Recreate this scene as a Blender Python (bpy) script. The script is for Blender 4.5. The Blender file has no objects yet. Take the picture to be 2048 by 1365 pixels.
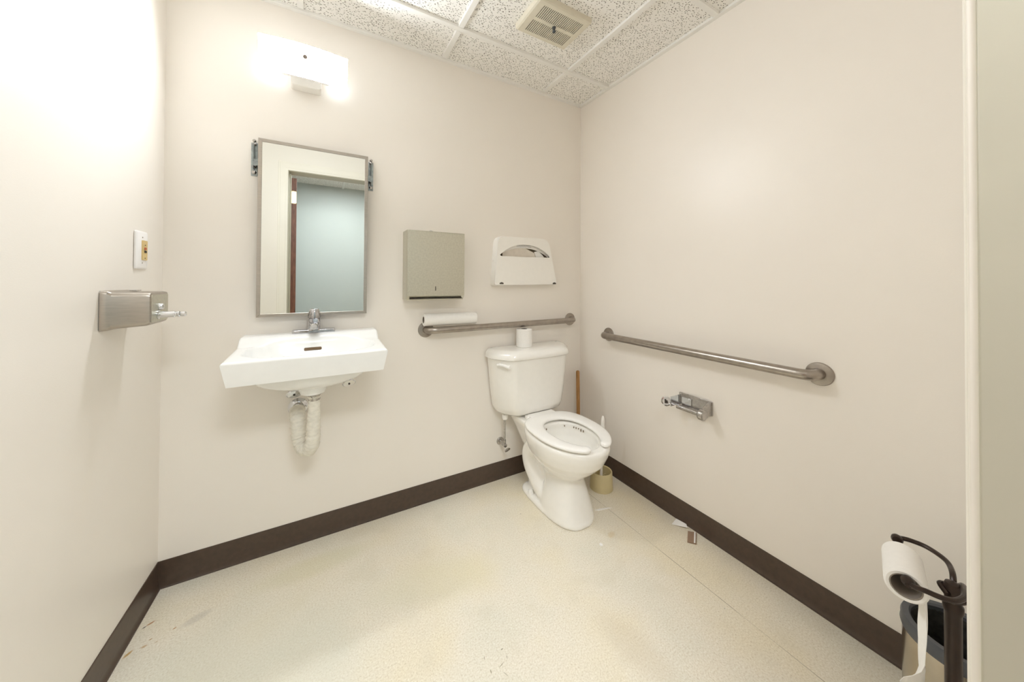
import bpy, bmesh, math, random
from mathutils import Vector, Matrix
random.seed(7)
C = bpy.context.scene.collection
PI = math.pi
H = 2.20            # ceiling height
HB = 0.0926         # baseboard height
YF = -1.585         # room face of the door wall
WT = 0.115          # door wall thickness
YH = -3.0           # far hallway wall
XL, XR = -1.668, -0.857   # door opening

# ------------------------------------------------------------------ materials
def nodes(name):
    m = bpy.data.materials.new(name); m.use_nodes = True
    nt = m.node_tree
    return m, nt, nt.nodes['Principled BSDF']

def N(nt, typ, **kw):
    n = nt.nodes.new(typ)
    for k, v in kw.items():
        if k in n.inputs.keys(): n.inputs[k].default_value = v
        else: setattr(n, k, v)
    return n

def pmat(name, col, rough=0.5, metal=0.0, var=0.0, vscale=40.0, bump=0.0, bscale=200.0, spec=None, coat=0.0, stretch=None):
    m, nt, b = nodes(name)
    b.inputs['Roughness'].default_value = rough
    b.inputs['Metallic'].default_value = metal
    if spec is not None: b.inputs['Specular IOR Level'].default_value = spec
    if coat: b.inputs['Coat Weight'].default_value = coat
    tc = N(nt, 'ShaderNodeTexCoord')
    src = tc.outputs['Object']
    if stretch:
        mp = N(nt, 'ShaderNodeMapping'); mp.inputs['Scale'].default_value = stretch
        nt.links.new(src, mp.inputs['Vector']); src = mp.outputs['Vector']
    n = N(nt, 'ShaderNodeTexNoise', Scale=vscale, Detail=4.0)
    nt.links.new(src, n.inputs['Vector'])
    r = N(nt, 'ShaderNodeMapRange')
    r.inputs['From Min'].default_value = 0.3; r.inputs['From Max'].default_value = 0.7
    r.inputs['To Min'].default_value = 1 - var; r.inputs['To Max'].default_value = 1 + var
    nt.links.new(n.outputs['Fac'], r.inputs['Value'])
    mx = N(nt, 'ShaderNodeVectorMath', operation='SCALE'); mx.inputs[0].default_value = col
    nt.links.new(r.outputs['Result'], mx.inputs['Scale'])
    nt.links.new(mx.outputs['Vector'], b.inputs['Base Color'])
    if bump:
        n2 = N(nt, 'ShaderNodeTexNoise', Scale=bscale, Detail=2.0)
        nt.links.new(src, n2.inputs['Vector'])
        bp = N(nt, 'ShaderNodeBump', Strength=bump, Distance=0.002)
        nt.links.new(n2.outputs['Fac'], bp.inputs['Height'])
        nt.links.new(bp.outputs['Normal'], b.inputs['Normal'])
    return m

def glow(name, col, strength):
    m, nt, b = nodes(name)
    b.inputs['Base Color'].default_value = (*col, 1)
    b.inputs['Emission Color'].default_value = (*col, 1)
    b.inputs['Emission Strength'].default_value = strength
    return m

WALL = (0.885, 0.842, 0.785)
M = {}
M['wall'] = pmat('cream_wall_paint', WALL, 0.38, var=0.012, vscale=3, bump=0.06, bscale=320)
M['trim'] = pmat('cream_door_paint', (0.89, 0.85, 0.775), 0.35, var=0.02, vscale=5)
M['jamb'] = pmat('dark_jamb_paint', (0.47, 0.44, 0.345), 0.45, var=0.03, vscale=6)  # one darker tone than the casing paint
M['hall'] = pmat('pale_aqua_hall_paint', (0.45, 0.485, 0.46), 0.5, var=0.015, vscale=3)
M['base'] = pmat('brown_vinyl_base', (0.072, 0.047, 0.033), 0.28, var=0.12, vscale=60, bump=0.04, bscale=500)
M['grid'] = pmat('white_ceiling_grid', (0.86, 0.85, 0.82), 0.35)
M['porc'] = pmat('white_porcelain', (0.93, 0.915, 0.875), 0.12, var=0.01, coat=0.3)
M['sinkporc'] = pmat('bright_porcelain', (0.905, 0.91, 0.90), 0.24, var=0.01, coat=0.1)
M['seat'] = pmat('white_seat_plastic', (0.94, 0.93, 0.905), 0.22, var=0.01)
M['steel'] = pmat('brushed_steel', (0.47, 0.43, 0.385), 0.34, 1.0, var=0.08, vscale=30, stretch=(1, 1, 14))
M['bar'] = pmat('satin_bar_steel', (0.40, 0.36, 0.32), 0.30, 1.0, var=0.10, vscale=40)
M['worn'] = pmat('speckled_steel', (0.585, 0.57, 0.485), 0.36, 1.0, var=0.07, vscale=130)
M['chrome'] = pmat('chrome', (0.72, 0.73, 0.75), 0.09, 1.0, var=0.03)
M['faucetchrome'] = pmat('dark_toned_chrome', (0.50, 0.50, 0.52), 0.10, 1.0, var=.25, vscale=70)
M['dullchrome'] = pmat('dull_chrome', (0.50, 0.48, 0.46), 0.25, 1.0, var=0.18, vscale=90)
M['mirror'] = pmat('mirror_glass', (0.80, 0.82, 0.785), 0.0, 1.0)
M['plastic'] = pmat('white_plastic', (0.93, 0.91, 0.87), 0.3, var=0.01)
M['paper'] = pmat('white_tissue', (0.90, 0.885, 0.86), 0.9, var=0.015, vscale=120, bump=0.05, bscale=300)
M['card'] = pmat('brown_card', (0.33, 0.22, 0.15), 0.8, var=0.08)
M['core'] = pmat('cardboard_core', (0.30, 0.26, 0.22), 0.8)
M['wrap'] = pmat('wrinkled_white_wrap', (0.80, 0.77, 0.69), 0.55, var=0.08, vscale=60, bump=0.5, bscale=90, stretch=(1, 1, 2.2))
M['bronze'] = pmat('dark_bronze', (0.034, 0.020, 0.014), 0.32, 0.4, var=0.15)
M['black'] = pmat('gap_shade_black', (0.03, 0.033, 0.04), 0.4, var=0.1)
M['rim'] = pmat('charcoal_rim', (0.075, 0.08, 0.09), 0.38, var=0.06)
M['dark'] = pmat('dark_gap', (0.06, 0.05, 0.04), 0.8)
M['grey'] = pmat('grey_print', (0.35, 0.36, 0.42), 0.7)
M['almond'] = pmat('almond_device', (0.70, 0.52, 0.22), 0.4)
M['red'] = pmat('red_button', (0.55, 0.12, 0.05), 0.4)
M['bracket'] = pmat('blued_zinc', (0.33, 0.37, 0.38), 0.3, 1.0, var=.3, vscale=60)
M['wood'] = pmat('plunger_wood', (0.42, 0.22, 0.075), 0.45, var=0.2, vscale=25, stretch=(6, 6, 0.6))
M['rubber'] = pmat('dark_rubber', (0.10, 0.035, 0.025), 0.6)
M['cream_plastic'] = pmat('yellowed_plastic', (0.66, 0.57, 0.33), 0.45, var=0.04, vscale=20)
M['doorwood'] = pmat('red_brown_door', (0.19, 0.075, 0.045), 0.5, var=0.35, vscale=30, stretch=(3, 3, 0.5))
M['brass'] = pmat('brass', (0.75, 0.52, 0.20), 0.25, 1.0, var=0.1)
M['vent'] = pmat('ivory_vent_plastic', (0.70, 0.655, 0.54), 0.45, var=0.03)
M['bulb'] = glow('lit_bulb', (0.91, 0.955, 1.0), 4.0)
M['shade_face'] = glow('lit_frosted_glass', (0.91, 0.955, 1.0), 110.0)
M['halltube'] = glow('lit_hall_panel', (0.90, 0.955, 1.0), 33.0)

M['shade'] = pmat('white_lamp_glass', (0.93, 0.93, 0.94), 0.4)

def mat_tile():
    m, nt, b = nodes('fissured_ceiling_tile')
    b.inputs['Roughness'].default_value = 0.9
    tc = N(nt, 'ShaderNodeTexCoord')
    fac = None
    for rot, sc, size, seed in ((0.5, (72, 118, 0), 0.17, 0), (-0.9, (66, 140, 0), 0.17, 5.3), (1.6, (110, 120, 0), 0.13, 9.1)):
        mp = N(nt, 'ShaderNodeMapping'); mp.inputs['Rotation'].default_value = (0, 0, rot)
        mp.inputs['Scale'].default_value = sc; mp.inputs['Location'].default_value = (seed, seed * 2, 0)
        nt.links.new(tc.outputs['Object'], mp.inputs['Vector'])
        v = N(nt, 'ShaderNodeTexVoronoi', Scale=1.0); v.voronoi_dimensions = '2D'
        nt.links.new(mp.outputs['Vector'], v.inputs['Vector'])
        r = N(nt, 'ShaderNodeMapRange'); r.interpolation_type = 'SMOOTHSTEP'
        r.inputs['From Min'].default_value = size; r.inputs['From Max'].default_value = size + 0.05
        r.inputs['To Min'].default_value = 1.0; r.inputs['To Max'].default_value = 0.0
        nt.links.new(v.outputs['Distance'], r.inputs['Value'])
        # only some cells carry a pinhole
        sx = N(nt, 'ShaderNodeSeparateColor'); nt.links.new(v.outputs['Color'], sx.inputs[0])
        g = N(nt, 'ShaderNodeMath', operation='GREATER_THAN'); g.inputs[1].default_value = 0.67
        nt.links.new(sx.outputs[0], g.inputs[0])
        mu = N(nt, 'ShaderNodeMath', operation='MULTIPLY')
        nt.links.new(r.outputs['Result'], mu.inputs[0]); nt.links.new(g.outputs[0], mu.inputs[1])
        if fac is None: fac = mu.outputs[0]
        else:
            mxx = N(nt, 'ShaderNodeMath', operation='MAXIMUM')
            nt.links.new(fac, mxx.inputs[0]); nt.links.new(mu.outputs[0], mxx.inputs[1]); fac = mxx.outputs[0]
    mix = N(nt, 'ShaderNodeMix', data_type='RGBA')
    mix.inputs['A'].default_value = (0.90, 0.885, 0.85, 1); mix.inputs['B'].default_value = (0.16, 0.145, 0.12, 1)
    nt.links.new(fac, mix.inputs['Factor'])
    nt.links.new(mix.outputs['Result'], b.inputs['Base Color'])
    return m
M['tile'] = mat_tile()

# spots on the vinyl, plus one painted patch of hall light cast: x, y, half length, half width, turn, colour, opacity
STAINS_AND_LIGHT_CAST = [(-1.896, -0.156, 0.014, 0.004, 0.5, (0.42, 0.16, 0.03), .9), (-1.908, -0.164, 0.006, 0.003, 0.6, (0.04, 0.035, 0.03), .95),
          (-1.825, -0.213, 0.006, 0.003, 0.5, (0.42, 0.17, 0.03), .9), (-1.876, -0.222, 0.005, 0.003, 0.5, (0.42, 0.22, 0.05), .8),
          (-1.884, -0.240, 0.009, 0.006, 0.2, (0.5, 0.30, 0.10), .7), (-1.858, -0.240, 0.006, 0.002, 0.5, (0.4, 0.25, 0.08), .7),
          (-1.915, -0.246, 0.016, 0.006, 0.9, (0.50, 0.28, 0.05), .85), (-1.775, -0.205, 0.05, 0.022, 0.35, (0.42, 0.40, 0.36), .35),
          (-1.02, -0.76, 0.006, 0.0012, 1.2, (0.16, 0.12, 0.05), .8), (-0.965, -0.765, 0.005, 0.002, 0.2, (0.16, 0.13, 0.06), .8),
          (-0.985, -0.80, 0.012, 0.0012, 0.3, (0.16, 0.13, 0.04), .8), (-1.018, -0.80, 0.007, 0.002, 1.4, (0.2, 0.16, 0.05), .8),
          (-0.985, -0.825, 0.012, 0.001, 2.0, (0.22, 0.2, 0.1), .7), (-0.962, -0.79, 0.006, 0.0014, 1.3, (0.2, 0.16, 0.1), .7),
          (-0.345, -0.60, 0.03, 0.018, 0.4, (0.62, 0.45, 0.20), .35), (-1.62, -0.55, 0.42, 0.42, 0, (0.70, 0.71, 0.62), .45), (-1.05, -0.45, 0.30, 0.12, -.25, (0.74, 0.70, 0.50), .35), (-0.62, -0.95, 0.07, 0.17, .2, (0.62, 0.54, 0.40), .30), (-1.45, -0.16, 0.25, 0.07, 0.02, (0.62, 0.60, 0.36), .28),  # the broad grey-green entry paints the hall light's cool cast on the floor
          (-0.09, -0.60, 0.003, 0.002, 0, (0.08, 0.07, 0.05), .9), (-0.36, -1.22, 0.003, 0.002, 0, (0.08, 0.07, 0.05), .8),
          (-0.26, -1.02, 0.002, 0.002, 0, (0.08, 0.07, 0.05), .8), (-0.62, -0.30, 0.006, 0.002, 0.8, (0.25, 0.22, 0.16), .7)]
def mat_floor():
    m, nt, b = nodes('speckled_vinyl_floor')
    b.inputs['Roughness'].default_value = 0.42
    tc = N(nt, 'ShaderNodeTexCoord'); P = tc.outputs['Object']
    def noise(scale, det, rough=0.5):
        n = N(nt, 'ShaderNodeTexNoise', Scale=scale, Detail=det, Roughness=rough); nt.links.new(P, n.inputs['Vector']); return n.outputs['Fac']
    def ramp(f, stops):
        r = N(nt, 'ShaderNodeValToRGB'); e = r.color_ramp.elements
        e[0].position, e[0].color = stops[0][0], (*stops[0][1], 1); e[1].position, e[1].color = stops[-1][0], (*stops[-1][1], 1)
        for p, c in stops[1:-1]:
            q = e.new(p); q.color = (*c, 1)
        nt.links.new(f, r.inputs['Fac']); return r.outputs['Color']
    def mix(fac, A, B, mode='MIX'):
        x = N(nt, 'ShaderNodeMix', data_type='RGBA'); x.blend_type = mode
        for s, v in (('Factor', fac), ('A', A), ('B', B)):
            if isinstance(v, (int, float)): x.inputs[s].default_value = v
            elif isinstance(v, tuple): x.inputs[s].default_value = (*v, 1)
            else: nt.links.new(v, x.inputs[s])
        return x.outputs['Result']
    speck = ramp(noise(210, 3, 0.7), [(0.28, (0.60, 0.53, 0.41)), (0.43, (0.77, 0.715, 0.595)), (0.57, (0.84, 0.79, 0.68)), (0.72, (0.92, 0.89, 0.81))])
    patch = ramp(noise(2.6, 3), [(0.35, (1.0, 0.975, 0.90)), (0.5, (1, 1, 1)), (0.66, (0.93, 0.96, 0.97))])
    col = mix(1.0, speck, patch, 'MULTIPLY')
    col = mix(ramp(noise(9, 3), [(0.55, (0, 0, 0)), (0.72, (0.3, 0.3, 0.3))]), col, (0.68, 0.63, 0.50))
    for (x, y, a, w, t, c, op) in STAINS_AND_LIGHT_CAST:
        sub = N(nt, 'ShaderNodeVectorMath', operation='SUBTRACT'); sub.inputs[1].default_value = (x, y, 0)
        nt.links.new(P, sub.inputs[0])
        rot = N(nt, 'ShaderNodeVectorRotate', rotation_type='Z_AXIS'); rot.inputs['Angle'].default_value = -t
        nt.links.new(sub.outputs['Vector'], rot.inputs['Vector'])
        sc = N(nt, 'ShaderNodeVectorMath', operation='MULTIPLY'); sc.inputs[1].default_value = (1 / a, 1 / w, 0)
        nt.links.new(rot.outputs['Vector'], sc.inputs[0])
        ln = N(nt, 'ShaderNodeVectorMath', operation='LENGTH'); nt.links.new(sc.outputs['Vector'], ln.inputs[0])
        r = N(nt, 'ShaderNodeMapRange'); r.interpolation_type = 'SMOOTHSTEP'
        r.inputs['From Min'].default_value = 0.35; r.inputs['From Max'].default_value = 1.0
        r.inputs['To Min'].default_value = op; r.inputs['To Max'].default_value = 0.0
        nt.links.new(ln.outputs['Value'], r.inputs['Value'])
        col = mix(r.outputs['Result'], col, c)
    # sheet seam, fading in and out along its length
    sx = N(nt, 'ShaderNodeSeparateXYZ'); nt.links.new(P, sx.inputs[0])
    a = N(nt, 'ShaderNodeMath', operation='ADD'); a.inputs[1].default_value = 0.2365; nt.links.new(sx.outputs[0], a.inputs[0])
    ab = N(nt, 'ShaderNodeMath', operation='ABSOLUTE'); nt.links.new(a.outputs[0], ab.inputs[0])
    lt = N(nt, 'ShaderNodeMath', operation='LESS_THAN'); lt.inputs[1].default_value = 0.0010; nt.links.new(ab.outputs[0], lt.inputs[0])
    sc2 = ramp(noise(4, 2), [(0.38, (0.15, 0.15, 0.15)), (0.55, (0.85, 0.85, 0.85))])
    mu = N(nt, 'ShaderNodeMath', operation='MULTIPLY'); nt.links.new(lt.outputs[0], mu.inputs[0]); nt.links.new(sc2, mu.inputs[1])
    col = mix(mu.outputs[0], col, (0.20, 0.16, 0.10))
    nt.links.new(col, b.inputs['Base Color'])
    bp = N(nt, 'ShaderNodeBump', Strength=0.08, Distance=0.001); nt.links.new(noise(180, 2), bp.inputs['Height'])
    nt.links.new(bp.outputs['Normal'], b.inputs['Normal'])
    return m
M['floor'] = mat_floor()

# ------------------------------------------------------------------ mesh helpers (world coordinates)
ORG = {}
def V(*a): return Vector(a)

class B:
    def __init__(s): s.bm = bmesh.new()
    def face(s, vs):
        try: return s.bm.faces.new(vs)
        except ValueError: return None
    def box(s, x0, x1, y0, y1, z0, z1):
        v = [s.bm.verts.new((x, y, z)) for x in (x0, x1) for y in (y0, y1) for z in (z0, z1)]
        for f in ((0, 1, 3, 2), (4, 6, 7, 5), (0, 4, 5, 1), (2, 3, 7, 6), (0, 2, 6, 4), (1, 5, 7, 3)):
            s.face([v[i] for i in f])
        return s
    def loft(s, rings, cap0=True, cap1=True, closed=True):
        R = [[s.bm.verts.new(p) for p in r] for r in rings]
        n = len(R[0])
        for a, b in zip(R, R[1:]):
            for i in range(n if closed else n - 1):
                j = (i + 1) % n
                s.face([a[i], a[j], b[j], b[i]])
        if cap0: s.face(R[0])
        if cap1: s.face(R[-1])
        return s
    def tube(s, path, r, n=14, cap=True):
        path = [Vector(p) for p in path]
        rad = r if isinstance(r, (list, tuple)) else [r] * len(path)
        rings = []; up = None
        for i, p in enumerate(path):
            t = (path[min(i + 1, len(path) - 1)] - path[max(i - 1, 0)]).normalized()
            if up is None:
                up = Vector((0, 0, 1)) if abs(t.z) < 0.9 else Vector((1, 0, 0))
            u = (up - t * up.dot(t)).normalized(); w = t.cross(u); up = u
            rings.append([p + (u * math.cos(k * 2 * PI / n) + w * math.sin(k * 2 * PI / n)) * rad[i] for k in range(n)])
        return s.loft(rings, cap, cap)
    def lathe(s, prof, o, axis=(0, 0, 1), n=32, sq=(1, 1)):
        # prof: (radius, distance along axis)
        ax = Vector(axis).normalized(); o = Vector(o)
        u = Vector((0, 0, 1)) if abs(ax.z) < 0.9 else Vector((1, 0, 0))
        u = (u - ax * u.dot(ax)).normalized(); w = ax.cross(u)
        return s.loft([[o + ax * d + (u * math.cos(k * 2 * PI / n) * sq[0] + w * math.sin(k * 2 * PI / n) * sq[1]) * max(r, 1e-5) for k in range(n)] for r, d in prof])
    def plate(s, outer, holes, f, t):
        # flat plate with holes; f maps (a, b, depth) to a world point
        bm = bmesh.new(); loops = []
        for lp in [outer] + holes:
            vs = [bm.verts.new((a, b, 0)) for a, b in lp]
            loops.append(vs)
            for i in range(len(vs)): bm.edges.new((vs[i], vs[(i + 1) % len(vs)]))
        bmesh.ops.triangle_fill(bm, edges=bm.edges[:], use_beauty=True, use_dissolve=False)
        bm.verts.index_update()
        co = [(v.co.x, v.co.y) for v in bm.verts]
        tris = [[v.index for v in fc.verts] for fc in bm.faces]
        lidx = [[v.index for v in lp] for lp in loops]
        bm.free()
        v0 = [s.bm.verts.new(f(a, b, 0)) for a, b in co]; v1 = [s.bm.verts.new(f(a, b, t)) for a, b in co]
        for tr in tris:
            s.face([v0[i] for i in tr]); s.face([v1[i] for i in reversed(tr)])
        for lp in lidx:
            for i in range(len(lp)):
                a, b = lp[i], lp[(i + 1) % len(lp)]
                s.face([v0[a], v0[b], v1[b], v1[a]])
        return s
    def prism(s, pts, f, t):
        v0 = [s.bm.verts.new(f(a, b, 0)) for a, b in pts]; v1 = [s.bm.verts.new(f(a, b, t)) for a, b in pts]
        n = len(pts); s.face(v0); s.face(v1)
        for i in range(n): s.face([v0[i], v0[(i + 1) % n], v1[(i + 1) % n], v1[i]])
        return s
    def done(s, name, mat, parent=None, smooth=35, bevel=0.0, seg=2, label=None, mods=None):
        bm = s.bm
        bmesh.ops.recalc_face_normals(bm, faces=bm.faces[:])
        o = ORG.get(parent, Vector((0, 0, 0))) if parent else Vector((0, 0, 0))
        if parent:
            for v in bm.verts: v.co -= o
        me = bpy.data.meshes.new(name); bm.to_mesh(me); bm.free()
        me.materials.append(mat if not isinstance(mat, str) else M[mat])
        if smooth:
            me.polygons.foreach_set('use_smooth', [True] * len(me.polygons))
            me.set_sharp_from_angle(angle=math.radians(smooth))
        ob = bpy.data.objects.new(name, me); C.objects.link(ob)
        if parent: ob.parent = parent; ORG[ob] = o
        if bevel:
            md = ob.modifiers.new('Bevel', 'BEVEL'); md.width = bevel; md.segments = seg; md.limit_method = 'ANGLE'
            md.angle_limit = math.radians(40); md.harden_normals = False
        if label: ob['label'] = label
        return ob

def thing(name, label, cat, loc, group=None, kind=None):
    e = bpy.data.objects.new(name, None); C.objects.link(e); e.location = loc; e.empty_display_size = 0.05
    ORG[e] = Vector(loc)
    return tag(e, label, cat, group, kind)
def tag(o, label, cat, group=None, kind=None):
    o['label'] = label; o['category'] = cat
    if group: o['group'] = group
    if kind: o['kind'] = kind
    return o
def struct(o, label, cat): return tag(o, label, cat, kind='structure')
def arc(cx, cy, r, a0, a1, n): return [(cx + r * math.cos(a0 + (a1 - a0) * i / n), cy + r * math.sin(a0 + (a1 - a0) * i / n)) for i in range(n + 1)]
def rrect(x0, x1, y0, y1, r, n=5):
    return arc(x1 - r, y1 - r, r, 0, PI / 2, n) + arc(x0 + r, y1 - r, r, PI / 2, PI, n) + arc(x0 + r, y0 + r, r, PI, 1.5 * PI, n) + arc(x1 - r, y0 + r, r, 1.5 * PI, 2 * PI, n)
def curve(pts, n=10):
    # Catmull-Rom through the points
    P = [Vector(p) for p in pts]; P = [P[0] * 2 - P[1]] + P + [P[-1] * 2 - P[-2]]; out = []
    for i in range(1, len(P) - 2):
        for k in range(n):
            t = k / n; a, b, c, d = P[i - 1:i + 3]
            out.append(0.5 * ((2 * b) + (c - a) * t + (2 * a - 5 * b + 4 * c - d) * t * t + (3 * b - 3 * c + d - a) * t ** 3))
    out.append(P[-2]); return out
def round_path(pts, r, n=6):
    # polyline with filleted corners
    P = [Vector(p) for p in pts]; out = [P[0]]
    for a, b, c in zip(P, P[1:], P[2:]):
        u, w = (a - b).normalized(), (c - b).normalized()
        p0, p1 = b + u * r, b + w * r
        for i in range(n + 1):
            t = i / n; out.append(p0 * (1 - t) ** 2 + b * 2 * t * (1 - t) + p1 * t * t)
    out.append(P[-1]); return out
def sst(a, b, x):
    t = min(1, max(0, (x - a) / (b - a))); return t * t * (3 - 2 * t)

# ------------------------------------------------------------------ the room
def xleft(y): return -1.929 + 0.04 * y
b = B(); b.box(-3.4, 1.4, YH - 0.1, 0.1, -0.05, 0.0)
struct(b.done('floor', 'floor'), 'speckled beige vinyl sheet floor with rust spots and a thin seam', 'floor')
b = B(); b.box(-3.4, 1.4, YH - 0.1, 0.1, H + 0.010, H + 0.06)
ceil = struct(b.done('ceiling', 'tile'), 'white dropped ceiling of pin-holed acoustic tiles', 'ceiling')
b = B(); b.box(-2.2, 0.1, -0.0005, 0.1, 0, H + .02)
struct(b.done('wall_back', 'wall'), 'cream painted wall behind the sink and toilet', 'wall')
b = B(); b.box(-0.0005, 0.1, YF, 0.0, 0, H + .02)
struct(b.done('wall_right', 'wall'), 'cream painted wall carrying the long grab bar', 'wall')
b = B(); b.prism([(xleft(0), 0), (xleft(YF), YF), (xleft(YF) - .1, YF), (xleft(0) - .1, 0)], lambda a, c, t: (a, c, t), H + .02)
struct(b.done('wall_left', 'wall'), 'cream painted wall carrying the soap dispenser and switch plate', 'wall')
b = B(); b.plate([(-3.3, 0), (XL - .02, 0), (XL - .02, 1.97), (XR + .02, 1.97), (XR + .02, 0), (1.3, 0), (1.3, H + .02), (-3.3, H + .02)], [], lambda a, c, t: (a, YF - t, c), WT)
struct(b.done('wall_front', 'wall', smooth=0), 'cream painted wall with the door opening, seen in the mirror', 'wall')
b = B(); b.box(-3.4, 1.4, YH - 0.1, YH, 0, H + .02)
struct(b.done('wall_hallway', 'hall'), 'pale aqua hallway wall seen in the mirror through the doorway', 'wall')
b = B(); b.box(-3.4, -3.3, YH, YF, 0, H + .02)
struct(b.done('wall_hallway_left', 'hall'), 'pale aqua wall closing the left end of the hallway', 'wall')
b = B(); b.box(1.3, 1.4, YH, YF, 0, H + .02)
struct(b.done('wall_hallway_right', 'hall'), 'pale aqua wall closing the right end of the hallway', 'wall')

# suspended grid: wall angles and tee bars
GY, GX = -0.250, -0.309
b = B()
lo, hi = H - 0.002, H + 0.0105
b.box(-1.95, 0, -0.020, 0.0, lo, hi); b.box(-0.020, 0, YF, -0.020, lo, hi); b.box(-1.99, -1.93, YF, -.02, lo, hi)
for y in (GY, GY - .61, GY - 1.22): b.box(-1.93, -.02, y - .012, y + .012, lo, hi)
for x in (GX, GX - .6075, GX - 1.215):
    ys = [-.02, GY, GY - .61, GY - 1.22, YF]
    for ya, yb in zip(ys, ys[1:]): b.box(x - .012, x + .012, yb + .0125, ya - .0125, lo + .0008, hi)
for y in (YF - WT - .3, YF - WT - .91): b.box(-3.3, 1.3, y - .012, y + .012, lo, hi)
for k in range(7):
    x = -3.05 + .61 * k
    b.box(x - .012, x + .012, YH, YF - WT, lo + .001, hi)
struct(b.done('trim_1', 'grid', bevel=0.0012, seg=1), 'white metal tee bars and wall angle of the dropped ceiling', 'ceiling grid')

# vinyl cove base
PROF = [(0, HB), (.0025, HB), (.0035, HB - .004), (.0036, .020), (.0052, .010), (.0085, .004), (.0115, .0025), (.0115, 0), (0, 0)]
def base(name, p0, p1, nrm, label):
    p0, p1, nrm = Vector(p0), Vector(p1), Vector(nrm)
    q = B(); q.loft([[p + nrm * d + Vector((0, 0, z)) for d, z in PROF] for p in (p0, p1)])
    return struct(q.done(name, 'base', smooth=25), label, 'baseboard')
base('baseboard_back', (-1.93, 0, 0), (0, 0, 0), (0, -1, 0), 'dark brown vinyl cove base below the sink wall')
base('baseboard_right', (0, 0, 0), (0, YF, 0), (-1, 0, 0), 'dark brown vinyl cove base below the long grab bar')
base('baseboard_left', (xleft(0), 0, 0), (xleft(YF), YF, 0), (1, 0, 0), 'glossy dark brown vinyl cove base below the soap dispenser')
base('baseboard_front', (0, YF, 0), (XR + .075, YF, 0), (0, 1, 0), 'dark brown vinyl cove base beside the door casing')

# door: casing, jamb, opened leaf with hinge
d = thing('door_1', 'cream cased doorway with its brown leaf swung into the hallway', 'door', ((XL + XR) / 2, YF, 0), kind='structure')
JH = 1.945
b = B()
for x0, x1 in ((XL - .02, XL), (XR, XR + .02)): b.box(x0, x1, YF - WT - .001, YF + .001, 0, JH)
b.box(XL - .02, XR + .02, YF - WT - .001, YF + .001, JH, JH + .02)
for x0, x1 in ((XL, XL + .011), (XR - .011, XR)): b.box(x0, x1, YF - WT + .002, YF - WT + .040, 0, JH)
b.done('jamb', 'jamb', d, bevel=.0015)
def casing(face, sgn):
    q = B(); w = .064; r = .005
    out = [(XL - r - w, 0), (XL - r, 0), (XL - r, JH + r), (XR + r, JH + r), (XR + r, 0), (XR + r + w, 0), (XR + r + w, JH + r + w), (XL - r - w, JH + r + w)]
    q.plate(out, [], lambda a, c, t: (a, face + sgn * t, c), .0085)
    o2 = [(a + (.012 if a < XL - r - .01 else -.012 if a > XR + r + .01 else (-.014 if a < -1.3 else .014)), c + (-.012 if c > JH + .03 else .014 if c > 1 else 0)) for a, c in out]
    q.plate(o2, [], lambda a, c, t: (a, face + sgn * (.0085 + t), c), .0035)
    return q.done('casing', 'trim', d, bevel=.0025, seg=3)
casing(YF, 1); casing(YF - WT, -1)
# leaf hinged at the left jamb, swung just past square into the hallway
hx, hy, ang = XL + .004, YF - WT - .004, math.radians(3.5)
ux, uy = Vector((-math.sin(ang), -math.cos(ang), 0)), Vector((math.cos(ang), -math.sin(ang), 0))
def leafpt(a, c, t): return Vector((hx, hy, 0)) + ux * a + uy * t + Vector((0, 0, c))
b = B(); b.prism([(0.002, .012), (.80, .012), (.80, JH - .02), (.002, JH - .02)], lambda a, c, t: leafpt(a, c, t + .002), .040)
leaf = b.done('door_leaf', 'doorwood', d, bevel=.002, label='red brown chipped wooden door leaf')
for hz in (1.715, .66, .20):
    b = B(); b.prism(rrect(.004, .040, hz, hz + .10, .008), lambda a, c, t: leafpt(.0018 - t, c, a), .002)
    b.lathe([(.006, hz), (.006, hz + .10)], leafpt(.0, 0, .0), n=12)
    b.done('hinge', 'brass', leaf, label='brass butt hinge on the door edge')

# ------------------------------------------------------------------ sconce
L = thing('wall_sconce', 'lit white glass wall lamp above the mirror', 'wall lamp', (-1.503, 0, 1.92))
b = B(); b.prism(rrect(-1.556, -1.446, 1.873, 1.965, .010), lambda a, c, t: (a, -t, c), .052)
b.done('mounting_box', 'plastic', L, bevel=.003)
for s in (-1, 1):
    b = B(); b.lathe([(.014, .0), (.015, .02), (.013, .028)], (-1.501 + s * .055, -.032, 1.925), (s, 0, 0), 18)
    b.done('lamp_socket', 'plastic', L)
for s in (-1, 1):
    b = B(); b.lathe([(.010, .0), (.013, .012), (.019, .028), (.021, .042), (.018, .056), (.010, .064), (.001, .066)], (-1.501 + s * .078, -.034, 1.925), (s, 0, 0), 16)
    b.done('bulb', 'bulb', L)
def shade_y(x): return -.066 - .016 * math.cos((x + 1.503) / .152 * PI / 2 * .95)
b = B(); xs = [-1.653 + .300 * i / 28 for i in range(29)]
LEAN = .034          # the glass leans out at the top
b.loft([[(x, shade_y(x), 1.893), (x, shade_y(x) - LEAN, 2.006), (x, shade_y(x) - LEAN + .004, 2.006), (x, shade_y(x) + .004, 1.893)] for x in xs])
sh = b.done('glass_shade', 'shade', L)
sh.data.materials.append(M['shade_face'])       # the lit outer face of the glass
for p in sh.data.polygons:
    if p.normal.y < -.5: p.material_index = 1
b = B(); b.lathe([(.009, -.008), (.009, .003), (.0065, .005), (.003, .005), (.0001, .0045)], (-1.503, shade_y(-1.503) - LEAN * .63, 1.964), (0, -1, -.3), 20)
b.done('retaining_knob', pmat('brown_knob', (.14, .105, .08), .6), L, label='small round brown knob')
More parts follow.
